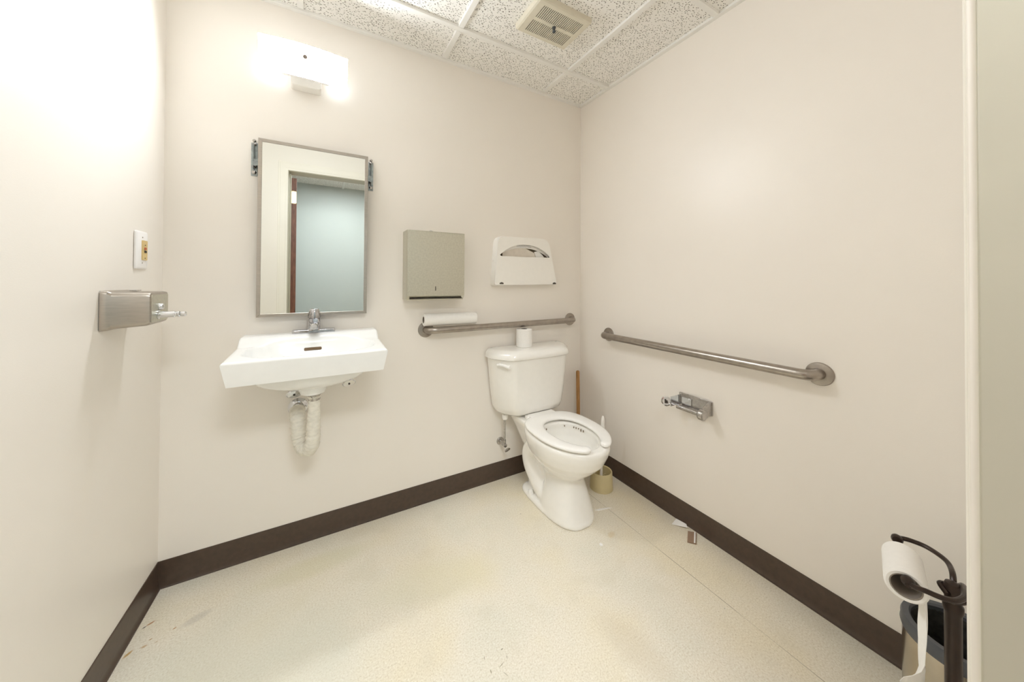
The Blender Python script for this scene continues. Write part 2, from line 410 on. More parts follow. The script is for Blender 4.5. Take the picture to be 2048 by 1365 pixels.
b = B(); b.tube([(-1.503, -.045, 1.964), (-1.503, -.108, 1.964)], .003, 8); b.done('knob_stem', 'dullchrome', L)

# ------------------------------------------------------------------ mirror on tilt brackets
MY = -.035
m = thing('mirror', 'tall steel framed mirror over the sink reflecting the doorway', 'mirror', (-1.459, MY, .94))
MX0, MX1, MZ0, MZ1 = -1.6565, -1.2635, .941, 1.6375
b = B(); w = .0125
for f in ([(MX0, MZ0), (MX0 + w, MZ0 + w), (MX0 + w, MZ1 - w), (MX0, MZ1)], [(MX1, MZ0), (MX1, MZ1), (MX1 - w, MZ1 - w), (MX1 - w, MZ0 + w)],
          [(MX0, MZ1), (MX0 + w, MZ1 - w), (MX1 - w, MZ1 - w), (MX1, MZ1)], [(MX0, MZ0), (MX1, MZ0), (MX1 - w, MZ0 + w), (MX0 + w, MZ0 + w)]):
    b.prism(f, lambda a, c, t: (a, MY - .003 + t, c), .014)
b.done('frame', 'steel', m, smooth=0, bevel=.0008, seg=1)
b = B(); b.box(MX0 + .008, MX1 - .008, MY, MY + .004, MZ0 + .008, MZ1 - .008); b.done('glass', 'mirror', m, smooth=0)
b = B(); b.box(MX0 + .004, MX1 - .004, MY + .0045, MY + .011, MZ0 + .004, MZ1 - .004); b.done('backing', 'dark', m, smooth=0)
for s, xe in ((-1, MX0), (1, MX1)):
    x = xe + s * .016
    b = B()
    b.box(x - .010, x + .010, -.003, 0, 1.495, 1.625)
    b.box(x - .0015, x + .0015, -.030, -.003, 1.515, 1.615)
    b.box(min(x, xe - s * .01), max(x, xe - s * .01), -.030, -.027, 1.53, 1.555)
    b.done('tilt_bracket', 'bracket', m, bevel=.0006, seg=1)
    for z, rr in ((1.632, .006), (1.618, .007), (1.53, .007), (1.508, .008)):
        b = B(); b.lathe([(rr, 0), (rr, .006), (rr * .5, .009)], (x, -.003, z), (0, -1, 0), 10); b.done('bracket_screw', 'dullchrome', m)

# ------------------------------------------------------------------ sink
SX = -1.4620; SW = .2385; SD = .346
def ztop(u, dd):
    deck = .846 - .010 * dd / SD
    z = deck + (.872 - deck) * (1 - sst(.062, .125, dd))
    s = ((abs(u) / .205) ** 2.8 + (abs(dd - .208) / .116) ** 2.8) ** (1 / 2.8)
    if s < 1: z -= .118 * (1 - s ** 2.4) ** .85
    e = min(SD - dd, SW - abs(u))
    if e < .009: z -= .009 - math.sqrt(max(0, .009 ** 2 - (.009 - e) ** 2))
    return z
def zapron(dd): return .758
si = thing('sink', 'white porcelain wall-hung sink below the mirror', 'sink', (SX, -.15, .66))
b = B()
us = sorted(set([-SW, -SW + .001, -SW + .003, -SW + .006, SW - .006, SW - .003, SW - .001, SW] + [-SW + .009 + (2 * SW - .018) * i / 84 for i in range(85)]))
ds = sorted(set([0, SD - .006, SD - .003, SD - .001, SD] + [(SD - .009) * i / 62 for i in range(63)]))
T = [[b.bm.verts.new((SX + u, -dd, ztop(u, dd))) for u in us] for dd in ds]
def zbot(u, dd):
    e = min(SD - dd, SW - abs(u))
    if e < .014: return zapron(dd)
    if dd < .008: return .76
    return min(ztop(u, dd) - .014, .80)
U_ = [[b.bm.verts.new((SX + u * (1 - .055 * sst(SW - .02, SW, abs(u))), -dd + .011 * sst(SD - .02, SD, dd), zbot(u, dd))) for u in us] for dd in ds]
nd, nu = len(ds), len(us)
for i in range(nd - 1):
    for j in range(nu - 1):
        b.face([T[i][j], T[i][j + 1], T[i + 1][j + 1], T[i + 1][j]]); b.face([U_[i][j], U_[i + 1][j], U_[i + 1][j + 1], U_[i][j + 1]])
for i in range(nd - 1):
    for j in (0, nu - 1): b.face([T[i][j], T[i + 1][j], U_[i + 1][j], U_[i][j]])
for j in range(nu - 1):
    for i in (0, nd - 1): b.face([T[i][j], T[i][j + 1], U_[i][j + 1], U_[i][j]])
b.done('basin', 'sinkporc', si, smooth=50)
b = B()
def oval(z, a, c, n=40, e=2.4, cy=-.200):
    out = []
    for k in range(n):
        t = 2 * PI * k / n; ct, st = math.cos(t), math.sin(t)
        out.append((SX + a * math.copysign(abs(ct) ** (2 / e), ct), cy + c * math.copysign(abs(st) ** (2 / e), st), z))
    return out
b.loft([oval(.775, .205, .120), oval(.745, .190, .112), oval(.722, .160, .098), oval(.708, .120, .078), oval(.700, .075, .058), oval(.694, .046, .046, e=2), oval(.672, .040, .040, e=2), oval(.668, .034, .034, e=2)])
b.done('bowl_underside', 'sinkporc', si)
b = B(); pts = rrect(-.030, .030, -.0045, .0045, .004)
# overflow slot follows the back slope of the bowl
def slot(a, c, t):
    dd = .1045 - c * .55; return (SX - .003 + a, -dd - .0022 + t * .5, ztop(0, .1045) + c * 1.0 + .0016 - t * .6)
b.prism(pts, slot, .004); b.done('overflow_slot', pmat('slot_shadow_brown', (.16, .10, .05), .7), si)
b = B(); b.lathe([(.021, 0), (.021, .002), (.016, .003), (.0001, .001)], (SX, -.212, ztop(0, .212) - .0005), (0, 0, 1), 24); b.done('drain', 'chrome', si)

# faucet
fx = -1.4625
f = thing('faucet', 'chrome single-knob faucet on the sink ledge', 'faucet', (fx, -.04, .872))
b = B(); b.prism(rrect(fx - .076, fx + .076, -.062, -.020, .004), lambda a, c, t: (a, c, .8715 + t), .013); b.done('base_plate', 'faucetchrome', f, bevel=.0025)
b = B(); b.loft([[(fx + a, c, z) for a, c in rrect(-w_, w_, -.064 + o_, -.018, .010)] for z, w_, o_ in ((.881, .0225, 0), (.900, .0215, 0), (.922, .0215, 0), (.929, .0195, .002))])
b.done('body', 'faucetchrome', f)
b = B()
ring = lambda y, zc, w_, h_: [(fx + a, y, zc + c) for a, c in rrect(-w_, w_, -h_, h_, .008)]
b.loft([ring(-.05, .903, .019, .014), ring(-.09, .905, .018, .013), ring(-.128, .906, .0165, .0115), ring(-.136, .906, .014, .009)])
b.done('spout', 'faucetchrome', f)
b = B(); b.lathe([(.0125, 0), (.0125, .004), (.011, .006), (.0001, .006)], (fx, -.1345, .9065), (0, -1, -.25), 18); b.done('aerator', 'dullchrome', f)
b = B(); b.lathe([(.012, .0), (.0235, .002), (.0235, .010), (.0195, .028), (.0165, .036), (.013, .0385), (.0001, .039)], (fx, -.041, .931), (0, -.10, 1), 28); b.done('knob', 'faucetchrome', f)
b = B(); b.lathe([(.019, -.004), (.019, .003)], (fx, -.041, .930), (0, -.10, 1), 24); b.done('knob_gap_shade', 'black', f, label='dark ring painting the shaded gap under the knob')  # black ring stands in for the shade line between knob and body

# trap in white wrap
t = thing('drain_trap', 'sink drain trap wrapped in wrinkled white insulation below the sink', 'drain pipe', (-1.49, -.1, .43))
tp = curve([(-1.4575, -.185, .655), (-1.4575, -.183, .60), (-1.459, -.178, .53), (-1.462, -.172, .475), (-1.474, -.152, .445), (-1.492, -.122, .442), (-1.506, -.100, .470), (-1.512, -.092, .52), (-1.516, -.075, .553), (-1.517, -.045, .562)], 12)
rr = []
for i, q in enumerate(tp):
    k = i / (len(tp) - 1)
    rr.append((.0205 + .0055 * sst(.05, .45, k)) * (1 + .05 * math.sin(i * 1.9) + .035 * math.sin(i * .83 + 1) + random.uniform(-.03, .03)))
b = B(); b.tube(tp, rr, 22); 
for v in b.bm.verts:
    h_ = math.sin(v.co.x * 900 + v.co.z * 420) * math.sin(v.co.z * 610 + v.co.y * 300)
    v.co += Vector((random.uniform(-1, 1), random.uniform(-1, 1), random.uniform(-1, 1))) * .0007 + Vector((.0009, .0009, 0)) * h_
b.done('pipe_wrap', 'wrap', t, smooth=60)
b = B(); b.lathe([(.024, 0), (.024, .008), (.021, .012), (.020, .03)], (-1.4575, -.185, .668), (0, 0, -1), 24); b.done('slip_nut', 'dullchrome', t)
b = B(); b.lathe([(.036, 0), (.036, .003), (.028, .010), (.020, .012)], (-1.517, 0, .562), (0, -1, 0), 28); b.tube([(-1.517, -.006, .562), (-1.517, -.06, .562)], .016, 16); b.done('escutcheon', 'chrome', t)

# shutoff valves below the sink
for k, (vx, vz, lab) in enumerate(((-1.529, .640, 'chrome shutoff valve below the sink, the one beside the wrapped trap'), (-1.334, .655, 'chrome shutoff valve below the sink, the one farther right from the trap'))):
    v = thing('shutoff_valve', lab, 'valve', (vx, 0, vz), 'valves under the sink')
    b = B(); b.lathe([(.022, 0), (.022, .002), (.012, .008)], (vx, 0, vz), (0, -1, 0), 20); b.done('escutcheon', 'dullchrome', v)
    b = B(); b.tube([(vx, -.005, vz), (vx, -.062, vz)], .0095, 14); b.tube([(vx, -.038, vz), (vx, -.038, vz + .03)], .007, 12); b.done('valve_body', 'dullchrome', v)
    b = B(); b.lathe([(.012, 0), (.025, .003), (.027, .008), (.022, .012), (.0001, .013)], (vx, -.062, vz), (.15, -1, -.45), 24, sq=(.72, 1.0)); hnd = b.done('handle', 'chrome', v)
    b = B(); b.lathe([(.004, .0), (.004, .002), (.0001, .0025)], (vx + .0018, -.0735, vz - .0052), (.15, -1, -.45), 10); b.done('handle_screw', 'dark', hnd)
    b = B(); b.tube(curve([(vx, -.038, vz + .028), (vx + .004, -.04, .70), (fx + (-.05 if k == 0 else .05), -.04, .74), (fx + (-.05 if k == 0 else .05), -.041, .757)], 8), .005, 10); b.done('supply_line', 'chrome', v)

# ------------------------------------------------------------------ soap dispenser and switch plate on the left wall
YD0, YD1 = -.355, -.215
xw = xleft(-.29)
sd = thing('soap_dispenser', 'stainless box soap dispenser with a push spout on the left wall', 'soap dispenser', (xw, -.29, .955))
def rect_ring(x, y0, y1, z0, z1, r): return [(x, a, c) for a, c in rrect(y0, y1, z0, z1, r, 4)]
b = B(); xf = -1.848
b.loft([rect_ring(xleft(YD0) + .002, YD0, YD1, .949, 1.056, .006), rect_ring(xw + .012, YD0, YD1, .950, 1.055, .008), rect_ring(xw + .018, YD0 + .004, YD1 - .004, .953, 1.052, .012),
        rect_ring(xf - .010, YD0 + .005, YD1 - .005, .958, 1.051, .012), rect_ring(xf - .002, YD0 + .007, YD1 - .007, .962, 1.049, .012), rect_ring(xf, YD0 + .013, YD1 - .013, .968, 1.043, .010)])
b.done('housing', 'steel', sd)
b = B(); b.prism(rrect(YD0 + .013, YD1 - .013, .966, 1.043, .006), lambda a, c, t: (xf - .001 + t, a, c), .0014); b.done('face_panel', 'worn', sd)
b = B(); b.lathe([(.013, 0), (.013, .003), (.009, .004), (.009, .036), (.0075, .037), (.007, .041), (.009, .043), (.009, .046), (.006, .048), (.0075, .051), (.0075, .058), (.005, .061), (.0001, .061)], (xf, -.300, .985), (1, .03, 0), 24)
b.done('push_spout', 'chrome', sd)
b = B(); b.lathe([(.010, 0), (.010, .004), (.008, .009), (.0001, .011)], (xf, -.292, 1.008), (1, 0, 0), 20); b.done('sight_gauge', 'chrome', sd)
b = B(); b.prism(rrect(-.30, -.272, 1.0535, 1.0565, .001), lambda a, c, t: (xw + .035 + t, a, c), .014); b.done('filler_lid', 'dullchrome', sd)

xw2 = xleft(-.155)
sp = thing('switch_plate', 'white wall plate with a narrow almond device on the left wall', 'switch plate', (xw2, -.157, 1.12))
b = B(); b.loft([rect_ring(xw2, -.192, -.117, 1.119, 1.237, .005), rect_ring(xw2 + .004, -.192, -.117, 1.119, 1.237, .005), rect_ring(xw2 + .0065, -.188, -.121, 1.123, 1.233, .004)]); b.done('plate', pmat('plate_white', (.93, .92, .92), .3), sp)
b = B(); b.prism(rrect(-.162, -.128, 1.147, 1.209, .002), lambda a, c, t: (xw2 + .004 + t, a, c), .005); b.done('device', 'almond', sp)
b = B(); b.prism(rrect(-.150, -.139, 1.180, 1.187, .001), lambda a, c, t: (xw2 + .008 + t, a, c), .003); b.done('button', 'red', sp, label='red button')
b = B(); b.prism(rrect(-.150, -.139, 1.170, 1.177, .001), lambda a, c, t: (xw2 + .008 + t, a, c), .003); b.done('button', 'dark', sp, label='black button')
for z in (1.138, 1.218):
    b = B(); b.lathe([(.0028, 0), (.0022, .0012), (.0001, .0014)], (xw2 + .0064, -.157, z), (1, 0, 0), 10); b.done('screw', 'dullchrome', sp)
for z in (1.152, 1.193):
    b = B(); b.box(xw2 + .0088, xw2 + .0093, -.147, -.142, z, z + .003); b.done('marking', 'dark', sp)

# ------------------------------------------------------------------ towel dispenser
td = thing('towel_dispenser', 'square stainless paper towel dispenser on the wall right of the mirror', 'towel dispenser', (-.965, 0, 1.0))
b = B(); prof = [(0, .996), (0, 1.320), (-.086, 1.320), (-.086, .996)]
b.loft([[(x, y, z) for y, z in prof] for x in (-1.1025, -.828)]); b.done('cabinet', 'worn', td, smooth=0, bevel=.003)
b = B(); prof = [(-.0865, .999), (-.0865, 1.3185), (-.097, 1.3185), (-.100, 1.3150), (-.100, 1.018)]
b.loft([[(x, y, z) for y, z in prof] for x in (-1.1025, -.828)]); door = b.done('door', 'worn', td, smooth=0, bevel=.002)
b = B(); b.box(-1.09, -.84, -.0995, -.088, 1.0015, 1.0050); b.done('bottom_slot', 'dark', door, smooth=0)
b = B(); b.box(-.974, -.970, -.1004, -.099, 1.040, 1.060); b.done('key_slot', 'dark', door, smooth=0)
b = B(); b.lathe([(.010, 0), (.010, .004), (.006, .007), (.0001, .008)], (-.985, -.06, 1.320), (0, 0, 1), 18); b.done('lock', 'chrome', td)

# ------------------------------------------------------------------ seat cover dispenser
sc = thing('seat_cover_dispenser', 'white plastic toilet seat cover dispenser on the wall above the toilet', 'dispenser', (-.437, 0, 1.065))
def trap(ins, n=7):
    # rounded trapezoid, wider below
    bl, br, tr, tl = Vector((-.640 + ins, 1.062 + ins)), Vector((-.222 - ins, 1.066 + ins)), Vector((-.283 - ins * 1.1, 1.337 - ins)), Vector((-.620 + ins * .8, 1.331 - ins))
    out = []
    P = [bl, br, tr, tl]; rad = [.012, .012, .050, .040]
    for i in range(4):
        p, a, c = P[i], P[i - 1], P[(i + 1) % 4]; u, w = (a - p).normalized() * rad[i], (c - p).normalized() * rad[i]
        for k in range(n + 1):
            s_ = k / n; q = (p + u) * (1 - s_) ** 2 + p * 2 * s_ * (1 - s_) + (p + w) * s_ ** 2; out.append((q.x, q.y))
    return out
lens = []
for k in range(25):
    s_ = k / 24; x = -.275 - .331 * s_; lens.append((x, 1.229 + .062 * (1 - abs(2 * s_ - 1) ** 2.3)))
lens = lens + [(-.600, 1.222), (-.44, 1.222), (-.281, 1.225)]
o0 = trap(0)
b = B(); b.loft([[(a, y, c) for a, c in trap(i_)] for y, i_ in ((0, 0), (-.030, 0), (-.042, .003))], True, False)
b.loft([[(a, y, c) for a, c in trap(i_)] for y, i_ in ((-.002, .006), (-.042, .006))], True, False)
b.done('housing', 'plastic', sc)
b = B(); b.plate(trap(.0035), [lens], lambda a, c, t: (a, -.041 - t, c), .009); b.done('front_cover', 'plastic', sc, bevel=.0045, seg=3)
b = B(); b.prism([(a, c + .012) for a, c in lens[:25]] + [(x, 1.226 + .047 * (1 - abs(2 * ((-.275 - x) / .331) - 1) ** 2.3)) for x in [-.606 + .331 * k / 24 for k in range(25)]], lambda a, c, t: (a, -.026 - t, c), .004)
lip = b.done('inner_lip', 'plastic', sc)
for row, (z, x0, x1) in enumerate(((1.2862, -.49, -.40), (1.2795, -.49, -.40))):
    b = B()
    x = x0
    while x < x1:
        w_ = random.uniform(.003, .009)
        b.box(x, x + w_, -.0304, -.0299, z - .001, z + (.002 if row == 0 else .001)); x += w_ + random.uniform(.0015, .004)
    b.done('printed_line', 'grey', lip, smooth=0)
b = B(); b.plate([(-.585, 1.08), (-.30, 1.08), (-.315, 1.222), (-.36, 1.246), (-.43, 1.274), (-.575, 1.270)], [], lambda a, c, t: (a, -.016 - t, c), .008); b.done('paper_stack', pmat('folded_tissue', (.80, .74, .66), .9, var=.05, vscale=40), sc)
b = B(); b.prism([(-.36, 1.225), (-.30, 1.222), (-.315, 1.240), (-.345, 1.262), (-.372, 1.255)], lambda a, c, t: (a, -.026 - t, c), .003); b.done('loose_sheet', 'paper', sc)
b = B(); b.box(-.615, -.25, -.004, -.0022, 1.20, 1.31); b.done('inner_back', pmat('shadowed_tan_liner', (.42, .35, .25), .8), sc)
for x in (-.595, -.243):
    b = B(); b.prism([(x - .012, 1.070), (x + .012, 1.070), (x + .012, 1.077), (x, 1.081), (x - .012, 1.077)], lambda a, c, t: (a, -.0497 - t, c), .0008); b.done('finger_notch', 'dark', sc)
b = B(); b.lathe([(.006, 0), (.006, .003), (.003, .004), (.0001, .003)], (-.633, -.022, 1.196), (-1, 0, 0), 14); b.done('latch_button', 'plastic', sc)

# ------------------------------------------------------------------ grab bars
def grab(name, label, fl0, fl1, out, r=.0165, off=.055):
    g = thing(name, label, 'grab bar', fl0)
    fl0, fl1, out = Vector(fl0), Vector(fl1), Vector(out)
    b = B(); b.tube(round_path([fl0, fl0 + out * off, fl1 + out * off, fl1], .042, 10), r, 20); b.done('rail', 'bar', g, smooth=60)
    for q in (fl0, fl1):
        b = B(); b.lathe([(.038, 0), (.038, .004), (.036, .007), (.022, .010), (.018, .010)], q, out, 32); b.done('flange', 'bar', g)
    return g
grab('grab_bar', 'horizontal steel grab bar on the wall behind the toilet tank', (-.990, 0, .846), (-.086, 0, .851), (0, -1, 0))
grab('grab_bar', 'long horizontal steel grab bar on the right wall', (0, -.247, .784), (0, -1.184, .786), (-1, 0, 0), r=.0175, off=.06)

# ------------------------------------------------------------------ paper rolls
def roll(name, label, cat, o, axis, r, rc, ln, core='core'):
    g = thing(name, label, cat, o)
    b = B(); n = 40
    b.lathe([(rc, 0.0005), (r - .003, 0), (r, .003), (r, ln - .003), (r - .003, ln), (rc, ln - .0005)], o, axis, n)
    # open the middle
    bm = b.bm
    caps = [fc for fc in bm.faces if len(fc.verts) == n]
    bmesh.ops.delete(bm, geom=caps, context='FACES_ONLY')
    b.done('paper', 'paper', g)
    b = B(); b.lathe([(rc, .001), (rc, ln - .001), (rc - .0018, ln - .001), (rc - .0018, .001), (rc, .001)], o, axis, 32)
    bm = b.bm; caps = [fc for fc in bm.faces if len(fc.verts) == 32]; bmesh.ops.delete(bm, geom=caps, context='FACES_ONLY')
    b.done('core', core, g, label='grey cardboard core')
    return g
roll('paper_towel_roll', 'white paper towel roll lying on the grab bar behind the toilet', 'paper roll', (-1.012, -.037, .898), (1, 0, -.01), .0295, .0165, .272)
roll('toilet_paper_roll', 'small upright toilet paper roll standing on the toilet tank lid', 'toilet paper', (-.462, -.068, .7265), (0, 0, 1), .0435, .017, .098)

# ------------------------------------------------------------------ toilet
TX = -.42
to = thing('toilet', 'white two-piece toilet with an open-front seat in the corner', 'toilet', (TX, -.33, 0))
def egg(z, w, yb, yf, ym, eb=2.5, ef=2.0, n=56, cx=TX):
    out = []
    for k in range(n):
        t_ = 2 * PI * k / n; sx, cy_ = math.sin(t_), math.cos(t_)
        e = ef if cy_ > 0 else eb
        x = math.copysign(abs(sx) ** (2 / e), sx) * w; yy = abs(cy_) ** (2 / e)
        out.append((cx + x, ym + (yf - ym) * yy if cy_ > 0 else ym + (yb - ym) * yy, z))
    return out
b = B()
# foot flange
b.loft([egg(0, .110, -.12, -.522, -.30, 5, 2.7), egg(.014, .110, -.12, -.522, -.30, 5, 2.7), egg(.022, .104, -.125, -.516, -.30, 5, 2.7)])
# front column
b.loft([egg(.010, .107, -.26, -.519, -.38, 3, 2.7), egg(.06, .099, -.27, -.502, -.385, 3, 2.7), egg(.12, .085, -.28, -.485, -.385, 3, 2.6), egg(.17, .074, -.27, -.470, -.38, 3, 2.4), egg(.215, .085, -.22, -.482, -.36, 3, 2.2), egg(.25, .100, -.20, -.50, -.36, 3, 2.2)])
# rear body and trapway
b.loft([egg(.012, .070, -.13, -.36, -.25, 4, 3), egg(.12, .058, -.10, -.36, -.22, 4, 3), egg(.19, .062, -.08, -.30, -.2, 4, 3), egg(.25, .066, -.06, -.25, -.16, 4, 3), egg(.34, .09, -.05, -.235, -.16, 4, 3)])
for s in (-1, 1):
    b.tube(curve([(TX + s * .045, -.225, .265), (TX + s * .062, -.180, .215), (TX + s * .062, -.185, .15), (TX + s * .056, -.245, .085), (TX + s * .05, -.30, .045)], 8), [.046] * 33, 18)
# bowl with its inside
b.loft([egg(.165, .070, -.24, -.462, -.36, 2.6, 2.2), egg(.19, .080, -.215, -.478, -.36, 2.6, 2.1), egg(.215, .102, -.20, -.508, -.365, 2.6), egg(.245, .128, -.185, -.545, -.37, 2.6), egg(.28, .153, -.175, -.580, -.375, 2.6, cx=TX+.004), egg(.32, .165, -.17, -.600, -.38, 2.7, cx=TX+.005), egg(.35, .169, -.165, -.608, -.38, 2.8, cx=TX+.005), egg(.361, .167, -.167, -.606, -.38, 2.8, cx=TX+.005), egg(.366, .160, -.172, -.600, -.38, 2.8, cx=TX+.005),
        egg(.366, .122, -.262, -.566, -.40), egg(.360, .116, -.268, -.560, -.40), egg(.335, .117, -.266, -.560, -.40), egg(.30, .112, -.275, -.548, -.40), egg(.25, .090, -.30, -.510, -.40), egg(.215, .06, -.33, -.475, -.40), egg(.20, .035, -.35, -.45, -.40)])
# tank deck
b.loft([egg(.20, .05, -.06, -.22, -.13, 6, 5), egg(.29, .085, -.03, -.235, -.13, 6, 5), egg(.345, .112, -.022, -.245, -.13, 7, 5), egg(.362, .116, -.020, -.245, -.13, 7, 5), egg(.370, .110, -.024, -.24, -.13, 7, 5)])
bowl = b.done('bowl', 'porc', to, smooth=0)
md = bowl.modifiers.new('Remesh', 'REMESH'); md.mode = 'VOXEL'; md.voxel_size = .0042; md.use_smooth_shade = True
md = bowl.modifiers.new('Smooth', 'SMOOTH'); md.factor = .5; md.iterations = 12
for s in (-1, 1):
    b = B(); b.lathe([(.0135, 0), (.0135, .006), (.012, .016), (.008, .022), (.0001, .023)], (TX + s * .094, -.225, .021), (0, 0, 1), 20); b.done('bolt_cap', 'seat', to)
DR = pmat('brown_mineral_scale', (.26, .20, .13), .9)
for k, (x, y, z) in enumerate(egg(.352, .1155, -.2675, -.559, -.40)):
    if y < -.40 or random.random() < .5: continue
    b = B(); hgt = random.uniform(.003, .012)
    q = Vector((x, y, z)); q += (Vector((TX, -.40, z)) - q).normalized() * .002
    b.lathe([(.0001, 0), (.0032, .002), (.0022, hgt), (.0001, hgt + .003)], q, (0, 0, -1), 6); b.done('mineral_drip', DR, to, label='brown mineral drip under the bowl rim')
# water in the bowl
b = B(); b.loft([egg(.212, .055, -.335, -.468, -.40), egg(.2135, .055, -.335, -.468, -.40)]); b.done('water', pmat('bowl_water', (.55, .54, .50), .03), to)

# tank
def tankring(z, k, yoff=0.0, r=.022, ins=0.0):
    P = [Vector(p) for p in ((-.255, -.012), (-.255, -.080), (-.178, -.186), (-.09, -.192), (0, -.194), (.09, -.192), (.178, -.186), (.255, -.080), (.255, -.012))]
    P = [Vector((p.x * k - math.copysign(ins, p.x) * (abs(p.x) > .05), -.012 + (p.y + .012) * (k if yoff == 0 else yoff) + (ins if p.y < -.02 else 0))) for p in P]
    out = []
    n = len(P); rad = [.006, .03, .028, .01, .01, .01, .028, .03, .006]
    for i in range(n):
        p, a, c = P[i], P[i - 1], P[(i + 1) % n]; u, w = (a - p).normalized() * rad[i], (c - p).normalized() * rad[i]
        for q in range(6):
            s_ = q / 5; v_ = (p + u) * (1 - s_) ** 2 + p * 2 * s_ * (1 - s_) + (p + w) * s_ ** 2; out.append((TX + v_.x, v_.y, z))
    return out
b = B(); b.loft([tankring(.378, .62, .62), tankring(.382, .72, .74), tankring(.395, .785, .82), tankring(.425, .83, .87), tankring(.50, .875, .90), tankring(.60, .915, .93), tankring(.680, .945, .945)])
b.done('tank', 'porc', to, smooth=50)
def lidtop(z, ins, scoop=0.0):
    out = []
    for x, y, zz in tankring(z, 1.0, 1.0, ins=ins):
        k = 1 - min(1, abs(x - TX - .035) / .15); k = max(0, k)
        out.append((x, y + (scoop * sst(0, 1, k) if y < -.12 else 0), z))
    return out
b = B(); b.loft([lidtop(.6805, .006), lidtop(.684, .0), lidtop(.694, -.002), lidtop(.708, .004, .004), lidtop(.718, .012, .012), lidtop(.7245, .022, .018), lidtop(.7262, .034, .02), lidtop(.7265, .07, .02)])
b.done('tank_lid', 'porc', to, smooth=60)
# flush lever on the left chamfer
b = B(); nrm = Vector((-.106, -.077, 0)).normalized() ; nrm = Vector((-.81, -.59, 0)); tang = Vector((.59, -.81, 0))
hc = Vector((TX - .186, -.152, .647))
b.lathe([(.012, -.014), (.012, .004), (.009, .009), (.0001, .010)], hc, nrm, 20)
lv = [hc + nrm * .012 + tang * a + Vector((0, 0, c)) for a, c in ((.012, .002), (0, .004), (-.02, .009), (-.042, .011), (-.058, .008))]
b.tube(curve(lv, 5), [.009] * 4 + [.0085] * 6 + [.0075] * 7 + [.006] * 4, 12); b.done('flush_lever', 'seat', to)

# open-front seat
b = B(); rings = []
n = 72; t0 = .43
def egg_pt(t_, w, yb, yf, ym, eb, ef):
    sx, cy_ = math.sin(t_), math.cos(t_); e = ef if cy_ > 0 else eb
    return Vector((TX + .006 + math.copysign(abs(sx) ** (2 / e), sx) * w, (ym + (yf - ym) * abs(cy_) ** (2 / e)) if cy_ > 0 else ym + (yb - ym) * abs(cy_) ** (2 / e)))
def seat_section(t_, k):
    o_ = egg_pt(t_, .170, -.178, -.614, -.385, 3.0, 2.0); i_ = egg_pt(t_, .103, -.262, -.575, -.40, 2.2, 2.0)
    c_ = (o_ + i_) / 2; hw = (o_ - i_) / 2 * k
    out = []
    for q in range(16):
        a = 2 * PI * q / 16; ca, sa = math.cos(a), math.sin(a)
        ox = math.copysign(abs(ca) ** .75, ca); oz = math.copysign(abs(sa) ** .75, sa)
        out.append((c_.x + hw.x * ox, c_.y + hw.y * ox, .3815 + .0105 * oz * (.35 + .65 * k)))
    return out
for i in range(n + 1):
    rings.append(seat_section(t0 + (2 * PI - 2 * t0) * i / n, 1))
pre, post = [], []
for q in range(1, 8):
    th = q / 7 * PI / 2; dt = .150 * math.sin(th); k = max(.02, math.cos(th))
    pre.insert(0, seat_section(t0 - dt, k)); post.append(seat_section(2 * PI - t0 + dt, k))
b.loft(pre + rings + post)
seat = b.done('seat', 'seat', to, smooth=60)
b = B(); b.prism(rrect(TX - .078, TX + .078, -.215, -.160, .006), lambda a, c, t: (a, c, .373 + t), .018)
for s in (-1, 1): b.prism(rrect(TX + s * .07 - .017, TX + s * .07 + .017, -.182, -.150, .004), lambda a, c, t: (a, c, .369 + t), .016)
b.done('seat_hinge', 'seat', to, bevel=.003)

# toilet stop valve
tv = thing('stop_valve', 'chrome stop valve and supply tube below the toilet tank', 'valve', (-.573, 0, .205))
b = B(); b.lathe([(.021, 0), (.021, .002), (.017, .008), (.012, .009)], (-.573, 0, .205), (0, -1, 0), 20); b.done('escutcheon', 'dullchrome', tv)
b = B(); b.tube([(-.573, -.005, .205), (-.573, -.065, .205)], .010, 14); b.tube([(-.573, -.052, .200), (-.573, -.052, .232)], .008, 12); b.done('valve_body', 'dullchrome', tv)
b = B(); b.lathe([(.008, 0), (.018, .004), (.019, .009), (.0001, .013)], (-.570, -.072, .190), (.3, -1, -.6), 20, sq=(.6, 1)); b.done('handle', 'dullchrome', tv)
b = B(); b.tube([(-.573, -.052, .23), (-.5735, -.055, .30), (-.576, -.062, .345)], .0052, 12); b.done('supply_tube', 'dullchrome', tv)
b = B(); b.lathe([(.013, 0), (.016, .006), (.016, .022), (.013, .026)], (-.576, -.062, .347), (0, 0, 1), 12); b.done('coupling_nut', 'plastic', tv)

# ------------------------------------------------------------------ behind the toilet
pl = thing('plunger', 'wooden handled plunger standing in the corner behind the toilet', 'plunger', (-.075, -.078, 0))
b = B(); b.tube([(-.075, -.078, .09), (-.0705, -.066, .33), (-.068, -.058, .535), (-.0678, -.0575, .541)], [.011, .011, .011, .006], 16); b.done('handle', 'wood', pl)
b = B(); b.lathe([(.056, 0), (.058, .012), (.052, .04), (.036, .066), (.018, .082), (.015, .11), (.0125, .112)], (-.075, -.078, 0), (0, 0, 1), 30); b.done('rubber_cup', 'rubber', pl)
bc = thing('brush_caddy', 'yellowed plastic brush pot on the floor beside the toilet', 'brush holder', (-.143, -.335, 0))
b = B(); b.lathe([(.059, 0), (.0595, .004), (.055, .088), (.053, .091), (.049, .089), (.051, .012), (.0001, .008)], (-.143, -.335, 0), (0, 0, 1), 40); b.done('pot', 'cream_plastic', bc)
br = thing('toilet_brush', 'white toilet brush standing in the yellowed pot', 'toilet brush', (-.150, -.340, .011))
